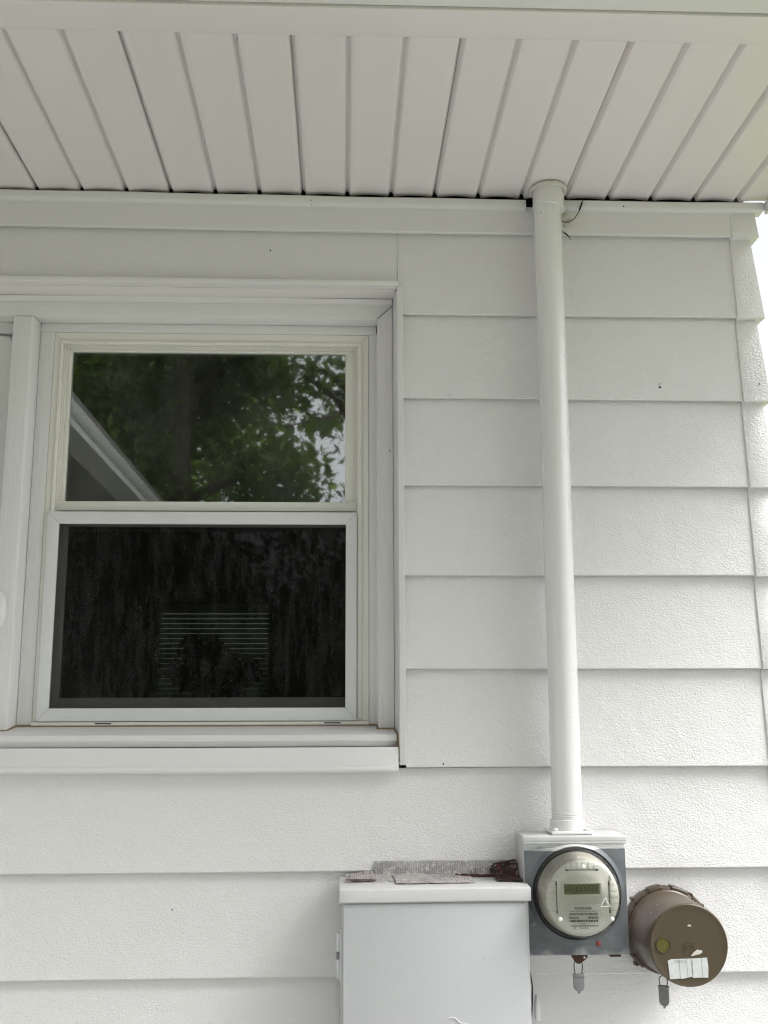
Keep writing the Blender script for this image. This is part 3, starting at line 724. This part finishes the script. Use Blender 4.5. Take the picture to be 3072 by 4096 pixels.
# vent ribs at the left, right and top of the face
for side in (-1, 1):
    for i in range(7):
        z = MZ-.030+i*.0098; xo = math.sqrt(max(0, .0620**2-(z-MZ+.004)**2)); xi = .0480
        if xo-xi < .003: continue
        b = MB(); b.box(MX+side*xi if side > 0 else MX-xo, MX+xo if side > 0 else MX-xi, f1-.0016, f1-.0001, z, z+.0084); b.build('vent_rib', M['meter_face'], face, bevel=.0006)
    b = MB(); b.box(MX+side*.0462-.0009, MX+side*.0462+.0009, f1-.0003, f1-.0001, MZ-.026, MZ+.028); b.build('groove', M['tag'], face)
    for zz in (.0225, -.0235):
        b = MB(); b.box(MX+side*.0462-.0011, MX+side*.0462+.0011, f1-.0006, f1-.0002, MZ+zz-.0024, MZ+zz+.0024); b.build('slot', M['gasket'], face)
for i in range(6):
    x = MX-.0300+i*.0100; zo = math.sqrt(.0620**2-(x+.005-MX)**2)
    b = MB(); b.box(x, x+.0086, f1-.0016, f1-.0001, MZ+.0475, MZ+zo-.0015); b.build('vent_rib', M['meter_face'], face, bevel=.0006)
b = MB(); b.box(MX-.028, MX+.028, f1-.0003, f1-.0001, MZ+.0453, MZ+.0464); b.build('groove', M['tag'], face)
for xx in (-.0265, .0265):
    b = MB(); b.box(MX+xx-.0028, MX+xx+.0028, f1-.0006, f1-.0002, MZ+.0446, MZ+.0468); b.build('slot', M['gasket'], face)
# display
zc = MZ+.0135; xc = MX-.0005
b = MB(); ring(b, xc-.0365, xc+.0345, zc-.0122, zc+.0118, .0036, .0048, .0040, .0026, f1-.0030, f1-.0001); b.build('bezel', M['meter_label'], face, bevel=.0005)
b = MB(); b.box(xc-.0328, xc+.0296, f1-.0010, f1-.0001, zc-.0081, zc+.0091); b.build('display', M['lcd'], face)
def seg_digit(b, x, z, w, h, t, sl=.0006):
    y0, y1 = f1-.0014, f1-.0011
    for (a0, a1, b0, b1) in ((.12, .88, 1, 1), (.12, .88, .5, .5), (.12, .88, 0, 0)):
        zz = z+h*b0; b.poly([(x+w*a0+sl*b0, zz-t/2), (x+w*a1+sl*b0, zz-t/2), (x+w*a1+sl*b0, zz+t/2), (x+w*a0+sl*b0, zz+t/2)], y0, y1)
    for sx in (0, 1):
        for (z0, z1) in ((.06, .45), (.55, .94)):
            b.poly([(x+w*sx-t/2+sl*z0, z+h*z0), (x+w*sx+t/2+sl*z0, z+h*z0), (x+w*sx+t/2+sl*z1, z+h*z1), (x+w*sx-t/2+sl*z1, z+h*z1)], y0, y1)
b = MB()
for i in range(6): seg_digit(b, xc-.0158+i*.0071, zc-.0040, .0048, .0098, .0009)
b.build('digits', M['lcd_ink'], face)
b = MB()
for i in range(2):
    seg_digit(b, xc-.0285+i*.0058, zc-.0030, .0035, .0090, .0009)
    b.box(xc-.0285+i*.0058+.0012, xc-.0285+i*.0058+.0026, f1-.0014, f1-.0011, zc-.003, zc+.006)
b.build('digits', M['lcd_faint'], face)
b = MB()
for x in (-.0150, -.0080): b.box(xc+x, xc+x+.0038, f1-.0014, f1-.0011, zc-.0064, zc-.0056)
b.build('display_bars', M['lcd_ink'], face)
# label plate and print
zl = MZ-.012
b = MB(); b.poly([(MX-.0285, zl+.0010), (MX+.0285, zl+.0010), (MX+.0370, zl-.0085), (MX+.0370, zl-.0310), (MX+.0270, zl-.0400), (MX+.0120, zl-.0455), (MX-.0120, zl-.0455), (MX-.0270, zl-.0400), (MX-.0370, zl-.0310), (MX-.0370, zl-.0085)][::-1], f1-.0014, f1-.0001)
lab = b.build('label_plate', M['meter_label'], face, bevel=.0006)
ty = f1-.00155
text('lettering', 'FOCUS kWh', MX-.0005, ty, zl-.0058, .0054, M['ink'], face, bold=.0001)
text('lettering', 'TYPE AXR  FORM 2S  CL200  240V  3W  60Hz  TA30  Kh 7.2', MX-.0005, ty, zl-.0106, .0020, M['ink'], face, xs=.96)
text('lettering', 'UNION POWER COOPERATIVE', MX-.0005, ty, zl-.0155, .0045, M['ink'], face, xs=.80, bold=.0001)
text('lettering', 'TWACS', MX-.0265, ty, zl-.0215, .0050, M['ink'], face, 'LEFT', bold=.0001)
text('lettering', '18947072', MX+.0260, ty, zl-.0215, .0050, M['ink'], face, 'RIGHT', bold=.0001)
text('lettering', '722 501 01', MX, ty, zl-.0315, .0021, M['ink'], face)
text('lettering', '1347\nMADE', MX-.0165, ty, zl-.0385, .0019, M['ink'], face)
text('lettering', 'Landis+Gyr', MX+.0005, ty, zl-.0382, .0032, M['ink'], face)
b = MB(); x = MX-.0255
while x < MX+.0240:
    wd = random.choice((.0004, .0006, .0010, .0013)); b.box(x, x+wd, ty-.0001, ty+.0001, zl-.0282, zl-.0247); x += wd+random.choice((.0004, .0006, .0009))
x = MX-.0235
while x < MX+.0250:
    wd = random.choice((.0004, .0005, .0008)); b.box(x, x+wd, ty-.0001, ty+.0001, zl-.0357, zl-.0335); x += wd+random.choice((.0004, .0006, .0008))
b.build('barcode', M['ink'], face)
for ch in face.children:                        # print and mouldings laid out on a nominal plate, sized up to the real one
    for v in ch.data.vertices: v.co.x *= 1.10; v.co.z *= 1.10
# triangular reset cap moulded in the glass, and lugs
b = MB(); tc = (MX+.0395, MZ-.0095)
tri = [(tc[0]+.0105*math.cos(R(a)), tc[1]+.0105*math.sin(R(a))) for a in (90, 210, 330)]
b.tube([(p[0], -.1752, p[1]) for p in tri+tri[:1]], .0010, 6); b.build('reset_cap', M['meter_label'], mt_)
b = MB(); b.lathe([(-.1765, .0018), (-.1745, .0020)], (tc[0], 0, tc[1]-.0005), 'y', 12); b.build('reset_button', M['tag'], mt_)
for (x, z) in ((.0, .0585), (-.0475, -.0370), (.0520, -.0375)):
    b = MB(); b.lathe([(-.1765, .0022), (-.1758, .0036), (-.1738, .0042)], (MX+x, 0, MZ+z), 'y', 14); b.build('glass_lug', M['meter_label'], mt_)

# ------------------------------------------------------------------ round brown enclosure
EX, EZ = .5275, 1.1275
en = thing('round_enclosure', 'round brown plastic utility drum with worn sticker right of the meter', 'enclosure', (EX, -.0005, EZ))
b = MB(); b.lathe([(-.001, .0790), (-.006, .0850), (-.030, .0855), (-.034, .0840), (-.036, .0810), (-.0362, .0780)], (EX, 0, EZ), 'y', 72, True, True); rg = b.build('mounting_ring', M['brown_dark'], en)
b = MB(); b.lathe([(-.0364, .0800), (-.0390, .0800), (-.0405, .0780), (-.0425, .0775), (-.1000, .0768), (-.1650, .0757), (-.1688, .0748), (-.1700, .0735)], (EX, 0, EZ), 'y', 80, True, False); b.build('drum', M['brown'], en)
b = MB(); b.lathe([(-.1700, .0736), (-.1706, .0728), (-.1702, .0715), (-.1700, .0600), (-.1702, .0300), (-.1702, .0004)], (EX, 0, EZ), 'y', 72, False, True); ef = b.build('front_face', M['brown_face'], en)
for (a0, a1) in ((122, 140), (94, 114), (58, 82), (30, 50), (148, 162), (212, 232)):
    b = MB(); n_ = 5; ri, ro = .0856, .0885
    vs = []
    for i in range(n_+1):
        a = R(a0+(a1-a0)*i/n_)
        for (r, y) in ((ri, -.012), (ro, -.012), (ro, -.034), (ri, -.038), (.080, -.0385)):
            vs.append((EX+r*math.cos(a), y, EZ+r*math.sin(a)))
    b.add(vs, [(i*5+j, i*5+(j+1) % 5, (i+1)*5+(j+1) % 5, (i+1)*5+j) for i in range(n_) for j in range(5)]+[(0, 1, 2, 3, 4), tuple(n_*5+j for j in (4, 3, 2, 1, 0))])
    b.build('ring_clip', M['brown_dark'], rg, bevel=.0007)
b = MB()
for (a, dr) in ((32, .002), (52, .0), (137, .002), (160, .0), (225, .003)):
    x, z = EX+(.087+dr)*math.cos(R(a)), EZ+(.087+dr)*math.sin(R(a)); b.box(x-.004, x+.004, -.030, -.010, z-.003, z+.003)
b.build('ring_burr', M['brown_dark'], rg, bevel=.001)
sx, sz = EX-.0500, EZ+.0010
b = MB(); b.lathe([(-.1704, .0146), (-.1722, .0140), (-.1722, .0131), (-.1708, .0126)], (sx, 0, sz), 'y', 40, False, False); sr = b.build('sight_ring', M['brown'], ef)
b = MB(); b.lathe([(-.1704, .0128), (-.1708, .0126), (-.1710, .0004)], (sx, 0, sz), 'y', 32, False, True); b.build('sight_glass', M['sight'], ef)
b = MB()
for r in (.0120, .0085, .0055, .0028): b.lathe([(-.1702, r), (-.1709, r-.0005), (-.1702, r-.001)], (EX-.0025, 0, EZ-.0040), 'y', 36, False, False)
b.build('moulded_rings', M['brown_face'], ef)
b = MB()
b.poly([(EX-.0430, EZ-.0275), (EX-.036, EZ-.0245), (EX-.010, EZ-.0240), (EX+.0125, EZ-.0235), (EX+.0325, EZ-.0225), (EX+.0340, EZ-.040), (EX+.0325, EZ-.0582), (EX+.0215, EZ-.0578), (EX+.0030, EZ-.0582), (EX+.0015, EZ-.0560), (EX-.016, EZ-.0595), (EX-.0210, EZ-.0590), (EX-.0405, EZ-.0600), (EX-.0415, EZ-.045)][::-1], -.1712, -.1703)
stk = b.build('sticker', M['sticker'], ef)
b = MB()
for (x0, z0, x1, z1, wd) in ((-.0212, -.0245, -.0205, -.0590, .0002), (-.0075, -.024, -.0060, -.057, .00015), (.0018, -.0238, .0035, -.0580, .00035), (.0045, -.026, .0040, -.050, .00015), (.0215, -.0235, .0228, -.0578, .0002)):
    b.poly([(EX+x0-wd, EZ+z0), (EX+x1-wd, EZ+z1), (EX+x1+wd, EZ+z1), (EX+x0+wd, EZ+z0)], -.1715, -.1712)
for i in range(9): b.box(EX-.030+i*.0025, EX-.0297+i*.0025+.0002, -.1715, -.1712, EZ-.0300-.0012*(i % 3), EZ-.0262)
b.build('sticker_crease', M['tag'], ef)
b = MB(); b.poly([(EX+.0020, EZ-.0195), (EX+.0035, EZ-.0170), (EX+.0080, EZ-.0125), (EX+.0115, EZ-.0105), (EX+.0160, EZ-.0075), (EX+.0195, EZ-.0095), (EX+.0240, EZ-.0095), (EX+.0235, EZ-.0135), (EX+.0180, EZ-.0165), (EX+.0130, EZ-.0170), (EX+.0060, EZ-.0190)], -.1712, -.1703)
b.poly([(EX-.0020, EZ+.0345), (EX+.0050, EZ+.0335), (EX+.0052, EZ+.0365), (EX+.0000, EZ+.0370)], -.1711, -.1703)
b.build('paint_chip', M['white_caulk'], ef)
b = MB()
for (x, z) in ((-.012, .0715), (.0220, .0600), (.0260, .0640), (.0280, .0615), (-.054, .048), (.018, .0655), (-.04, .062)):
    a = math.atan2(z, x); b.lathe([(-.0008, .0006), (0, .0009), (.0008, .0006)], (EX+.0772*math.cos(a), -.120+random.uniform(-.03, .03), EZ+.0772*math.sin(a)), 'y', 8)
b.build('paint_fleck', M['white_caulk'], en)

# ------------------------------------------------------------------ seal tags on wire loops
def seal(name, label, x, y, ztop, zplate, zbot, wd, rz, loop_w):
    t = thing(name, label, 'seal tag', (x, y, zbot), 'seal tags hanging below the meters')
    b = MB(); pts_ = []
    for i in range(17):
        a = R(-30+240*i/16); pts_.append((x+loop_w*math.cos(a), y, (ztop+zplate)/2+.001+(ztop-zplate)*.52*math.sin(a)))
    pts_ = [(x+loop_w*.80, y, zplate-.004)]+pts_+[(x-loop_w*.80, y, zplate-.004)]
    b.tube(pts_, .0010, 6); b.build('wire_loop', M['black_wire'], t)
    n_ = 10; prof_ = [(x-wd, zplate), (x+wd, zplate)]
    prof_ += [(x+wd*math.cos(R(180*i/n_)) , zbot+wd*1.0-wd*1.0*math.sin(R(180*i/n_))) for i in range(n_+1)]
    b = MB(); b.poly(prof_, y-.0028, y+.0028); b.build('tag_plate', M['tag'], t, bevel=.0008)
    b = MB(); b.box(x-wd-.0003, x+wd+.0003, y-.0040, y+.0040, zplate-.0042, zplate+.0014); b.build('tag_cap', M['tag'], t, bevel=.0008)
    b = MB(); b.box(x-.002, x+.002, y-.0020, y+.002, zbot-.0035, zbot+.001); b.build('tag_tip', M['tag'], t, bevel=.0008)
    t.rotation_euler = (0, 0, rz)
    return t
seal('seal_tag', 'grey plastic seal tag on a black wire loop hanging under the galvanized box', .3300, -.0920, 1.0880, 1.0600, 1.0290, .0105, R(4), .0085)
seal('seal_tag', 'grey plastic seal tag hanging under the brown drum', .4900, -.1150, 1.0600, 1.0420, 1.0060, .0098, R(-38), .0085)

# ------------------------------------------------------------------ painted cable and clip below the meter box
b = MB(); b.tube([(.2390, -.0070, 1.0970), (.2415, -.0070, 1.060), (.2480, -.0065, 1.020), (.2465, -.0065, .980), (.2425, -.0070, .930), (.2420, -.0070, .60)], .0042, 10)
cb = thing('service_cable', 'white painted cable running down between the panel and the lapped wall', 'cable', (.2390, -.007, .60))
b.build('sheath', M['pipe'], cb)
b = MB(); b.tube([(.2445, -.0100, 1.0970), (.2465, -.0105, 1.060), (.2530, -.0100, 1.020), (.2512, -.0100, .985), (.2470, -.0105, .940), (.2462, -.0105, .60)], .0013, 6); b.build('split_seam', M['black_wire'], cb)
b = MB(); b.poly([(.2545, .960), (.2635, .960), (.2650, .985), (.2625, 1.0005), (.2590, 1.0070), (.2560, 1.0000), (.2545, .985)], -.030, -.008)
tag(b.build('cable_clip', M['pipe'], None, bevel=.002), 'small pointed white clip on the wall beside the cable at the bottom edge', 'clip')

# ------------------------------------------------------------------ plant on the far sill of the room
pl = thing('houseplant', 'dark leafy houseplant in front of the far blind, seen dimly through the screen', 'plant', (-.82, 3.47, 1.386))
b = MB(); b.lathe([(1.3860, .045), (1.470, .065), (1.476, .066)], (-.82, 3.47, 0), 'z', 20); b.build('pot', M['pot'], pl)
rg_ = np.random.default_rng(5)
def leaves(name, centers, size, mat, parent, n, spread, rng, flat=.5):
    c = centers[rng.integers(0, len(centers), n)]+rng.normal(0, 1, (n, 3))*spread
    nrm = rng.normal(0, 1, (n, 3)); nrm[:, 2] = np.abs(nrm[:, 2])+flat; nrm /= np.linalg.norm(nrm, axis=1)[:, None]
    t = rng.normal(0, 1, (n, 3)); t -= (t*nrm).sum(1)[:, None]*nrm; t /= np.linalg.norm(t, axis=1)[:, None]
    bt = np.cross(nrm, t); s = size*rng.uniform(.6, 1.25, (n, 1))
    fold = nrm*s*.12
    off = np.array(parent_loc(parent))
    v = np.stack([c-t*s, c+bt*s*.48-t*s*.1+fold, c+t*s, c-bt*s*.48-t*s*.1+fold], 1).reshape(-1, 3)-off
    f = []
    idx = (np.arange(n)*4)[:, None]
    tri = np.concatenate([idx+np.array([[0, 1, 2]]), idx+np.array([[0, 2, 3]])], 0)
    me = bpy.data.meshes.new(name); me.from_pydata(v.tolist(), [], tri.tolist()); me.update(); me.materials.append(mat)
    o = bpy.data.objects.new(name, me); C.objects.link(o); o.parent = parent
    return o
def parent_loc(p):
    o = Vector((0, 0, 0))
    while p is not None: o += p.location; p = p.parent
    return tuple(o)
cs = np.array([(-1.0, 3.46, 1.78), (-.92, 3.46, 1.93), (-.83, 3.45, 1.90), (-.74, 3.46, 1.83), (-.66, 3.46, 1.80), (-.86, 3.46, 1.72), (-.72, 3.46, 1.70)])
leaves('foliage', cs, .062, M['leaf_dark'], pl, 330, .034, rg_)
b = MB()
for c_ in cs: b.tube([(-.82, 3.47, 1.47), (c_[0]*.5-.41, 3.46, 1.62), tuple(c_)], .004, 5)
b.build('stem', M['bark'], pl)

# ------------------------------------------------------------------ trees across the yard (mirrored in the glass)
def tree(name, label, x, y, h, base, rad, nleaf, size, mat, seed, group=None, sparse=1.0):
    rng = np.random.default_rng(seed); rnd = random.Random(seed)
    t = thing(name, label, 'tree', (x, y, 0), group)
    b = MB(); b.tube([(x, y, 0), (x+.1, y, h*.25), (x-.05, y+.1, h*.55), (x+.05, y, h*.9)], h*.028, 10, h*.006)
    tips = []
    for i in range(13):
        a = rnd.uniform(0, 6.283); z0 = rnd.uniform(base*.9, h*.75); ln = rad*rnd.uniform(.5, .95)*(1-.45*(z0-base)/max(.1, h-base))
        p0 = Vector((x, y, z0)); p2 = p0+Vector((math.cos(a)*ln, math.sin(a)*ln, ln*rnd.uniform(.15, .7))); p1 = (p0+p2)/2+Vector((0, 0, .15*ln))
        b.tube([p0, p1, p2], h*.010, 6, h*.003); tips.append((p1, p2))
    b.build('trunk', M['bark'], t)
    cs = []
    for p1, p2 in tips:
        for q in range(7): 
            u = rnd.uniform(.1, 1.1); p = p1.lerp(p2, u); cs.append((p.x+rnd.gauss(0, rad*.16), p.y+rnd.gauss(0, rad*.16), p.z+rnd.gauss(0, rad*.14)))
    for q in range(34):
        a = rnd.uniform(0, 6.283); z = rnd.uniform(base, h); e = math.sqrt(max(.02, 1-((z-(base+h)/2)/((h-base)/2+.01))**2)); r_ = rad*e*math.sqrt(rnd.random())
        cs.append((x+r_*math.cos(a), y+r_*math.sin(a), z))
    leaves('crown', np.array(cs), size, mat, t, int(nleaf*sparse), rad*.105, rng, .3)
    return t
GT = 'trees across the yard mirrored in the upper pane'
tree('tree', 'dark dense broadleaf tree mirrored at the left of the upper pane', -4.6, -10.5, 9.5, 1.6, 3.0, 20000, .085, M['leaf_a'], 1, GT)
tree('tree', 'mid green broadleaf tree mirrored in the middle of the upper pane', -2.0, -9.6, 8.5, 1.4, 2.0, 20000, .08, M['leaf_b'], 2, GT)
tree('tree', 'loose tree with sky gaps mirrored at the right of the upper pane', .15, -10.6, 8.0, 1.6, 1.9, 3000, .085, M['leaf_a'], 3, GT)
tree('tree', 'tall shady tree mirrored behind the other trees of the pane', -5.2, -16.5, 12.5, 1.0, 4.2, 26000, .12, M['leaf_a'], 4, GT)
tree('tree', 'added high spreading tree right of the pane view, blocking the high sky', 3.3, -7.6, 10.5, 4.3, 3.9, 24000, .11, M['leaf_b'], 12, GT)  # unseen tree added to block high sky and leave low sky open
# a near branch of large pale leaves, hanging over the yard
nb = thing('leafy_branch', 'drooping branch of large pale leaves mirrored in the upper pane', 'branch', (-.15, -3.2, 3.3))
b = MB(); b.tube([(.55, -3.6, 3.75), (.15, -3.3, 3.42), (-.15, -3.05, 3.20), (-.45, -2.95, 3.10)], .012, 7, .004); b.build('twig', M['bark'], nb)
rn = random.Random(11)
for i in range(17):
    u = rn.random(); p = Vector((.05, -3.2, 3.33)).lerp(Vector((-.45, -2.95, 3.08)), u)+Vector((rn.gauss(0, .03), rn.gauss(0, .05), rn.gauss(-.04, .04)))
    s = rn.uniform(.05, .075); ax = Vector((rn.gauss(-.3, .5), rn.gauss(0, .5), -1+rn.gauss(0, .3))).normalized(); sd_ = ax.cross(Vector((rn.gauss(0, .3), -1, rn.gauss(0, .5)))).normalized(); nn_ = ax.cross(sd_)
    b = MB(); L_ = []
    for k_, (t_, w_) in enumerate(((-1, 0.02), (-.6, .38), (-.1, .55), (.4, .42), (.8, .16), (1.05, .01))):
        q = p+ax*s*t_
        L_.append((q+sd_*s*w_+nn_*s*.14*w_*2, q, q-sd_*s*w_+nn_*s*.14*w_*2))
    vs = [v for r_ in L_ for v in r_]
    b.add(vs, [(i_*3+j, i_*3+j+1, i_*3+j+4, i_*3+j+3) for i_ in range(5) for j in range(2)])
    b.build('leaf', M['leaf_c'], nb)
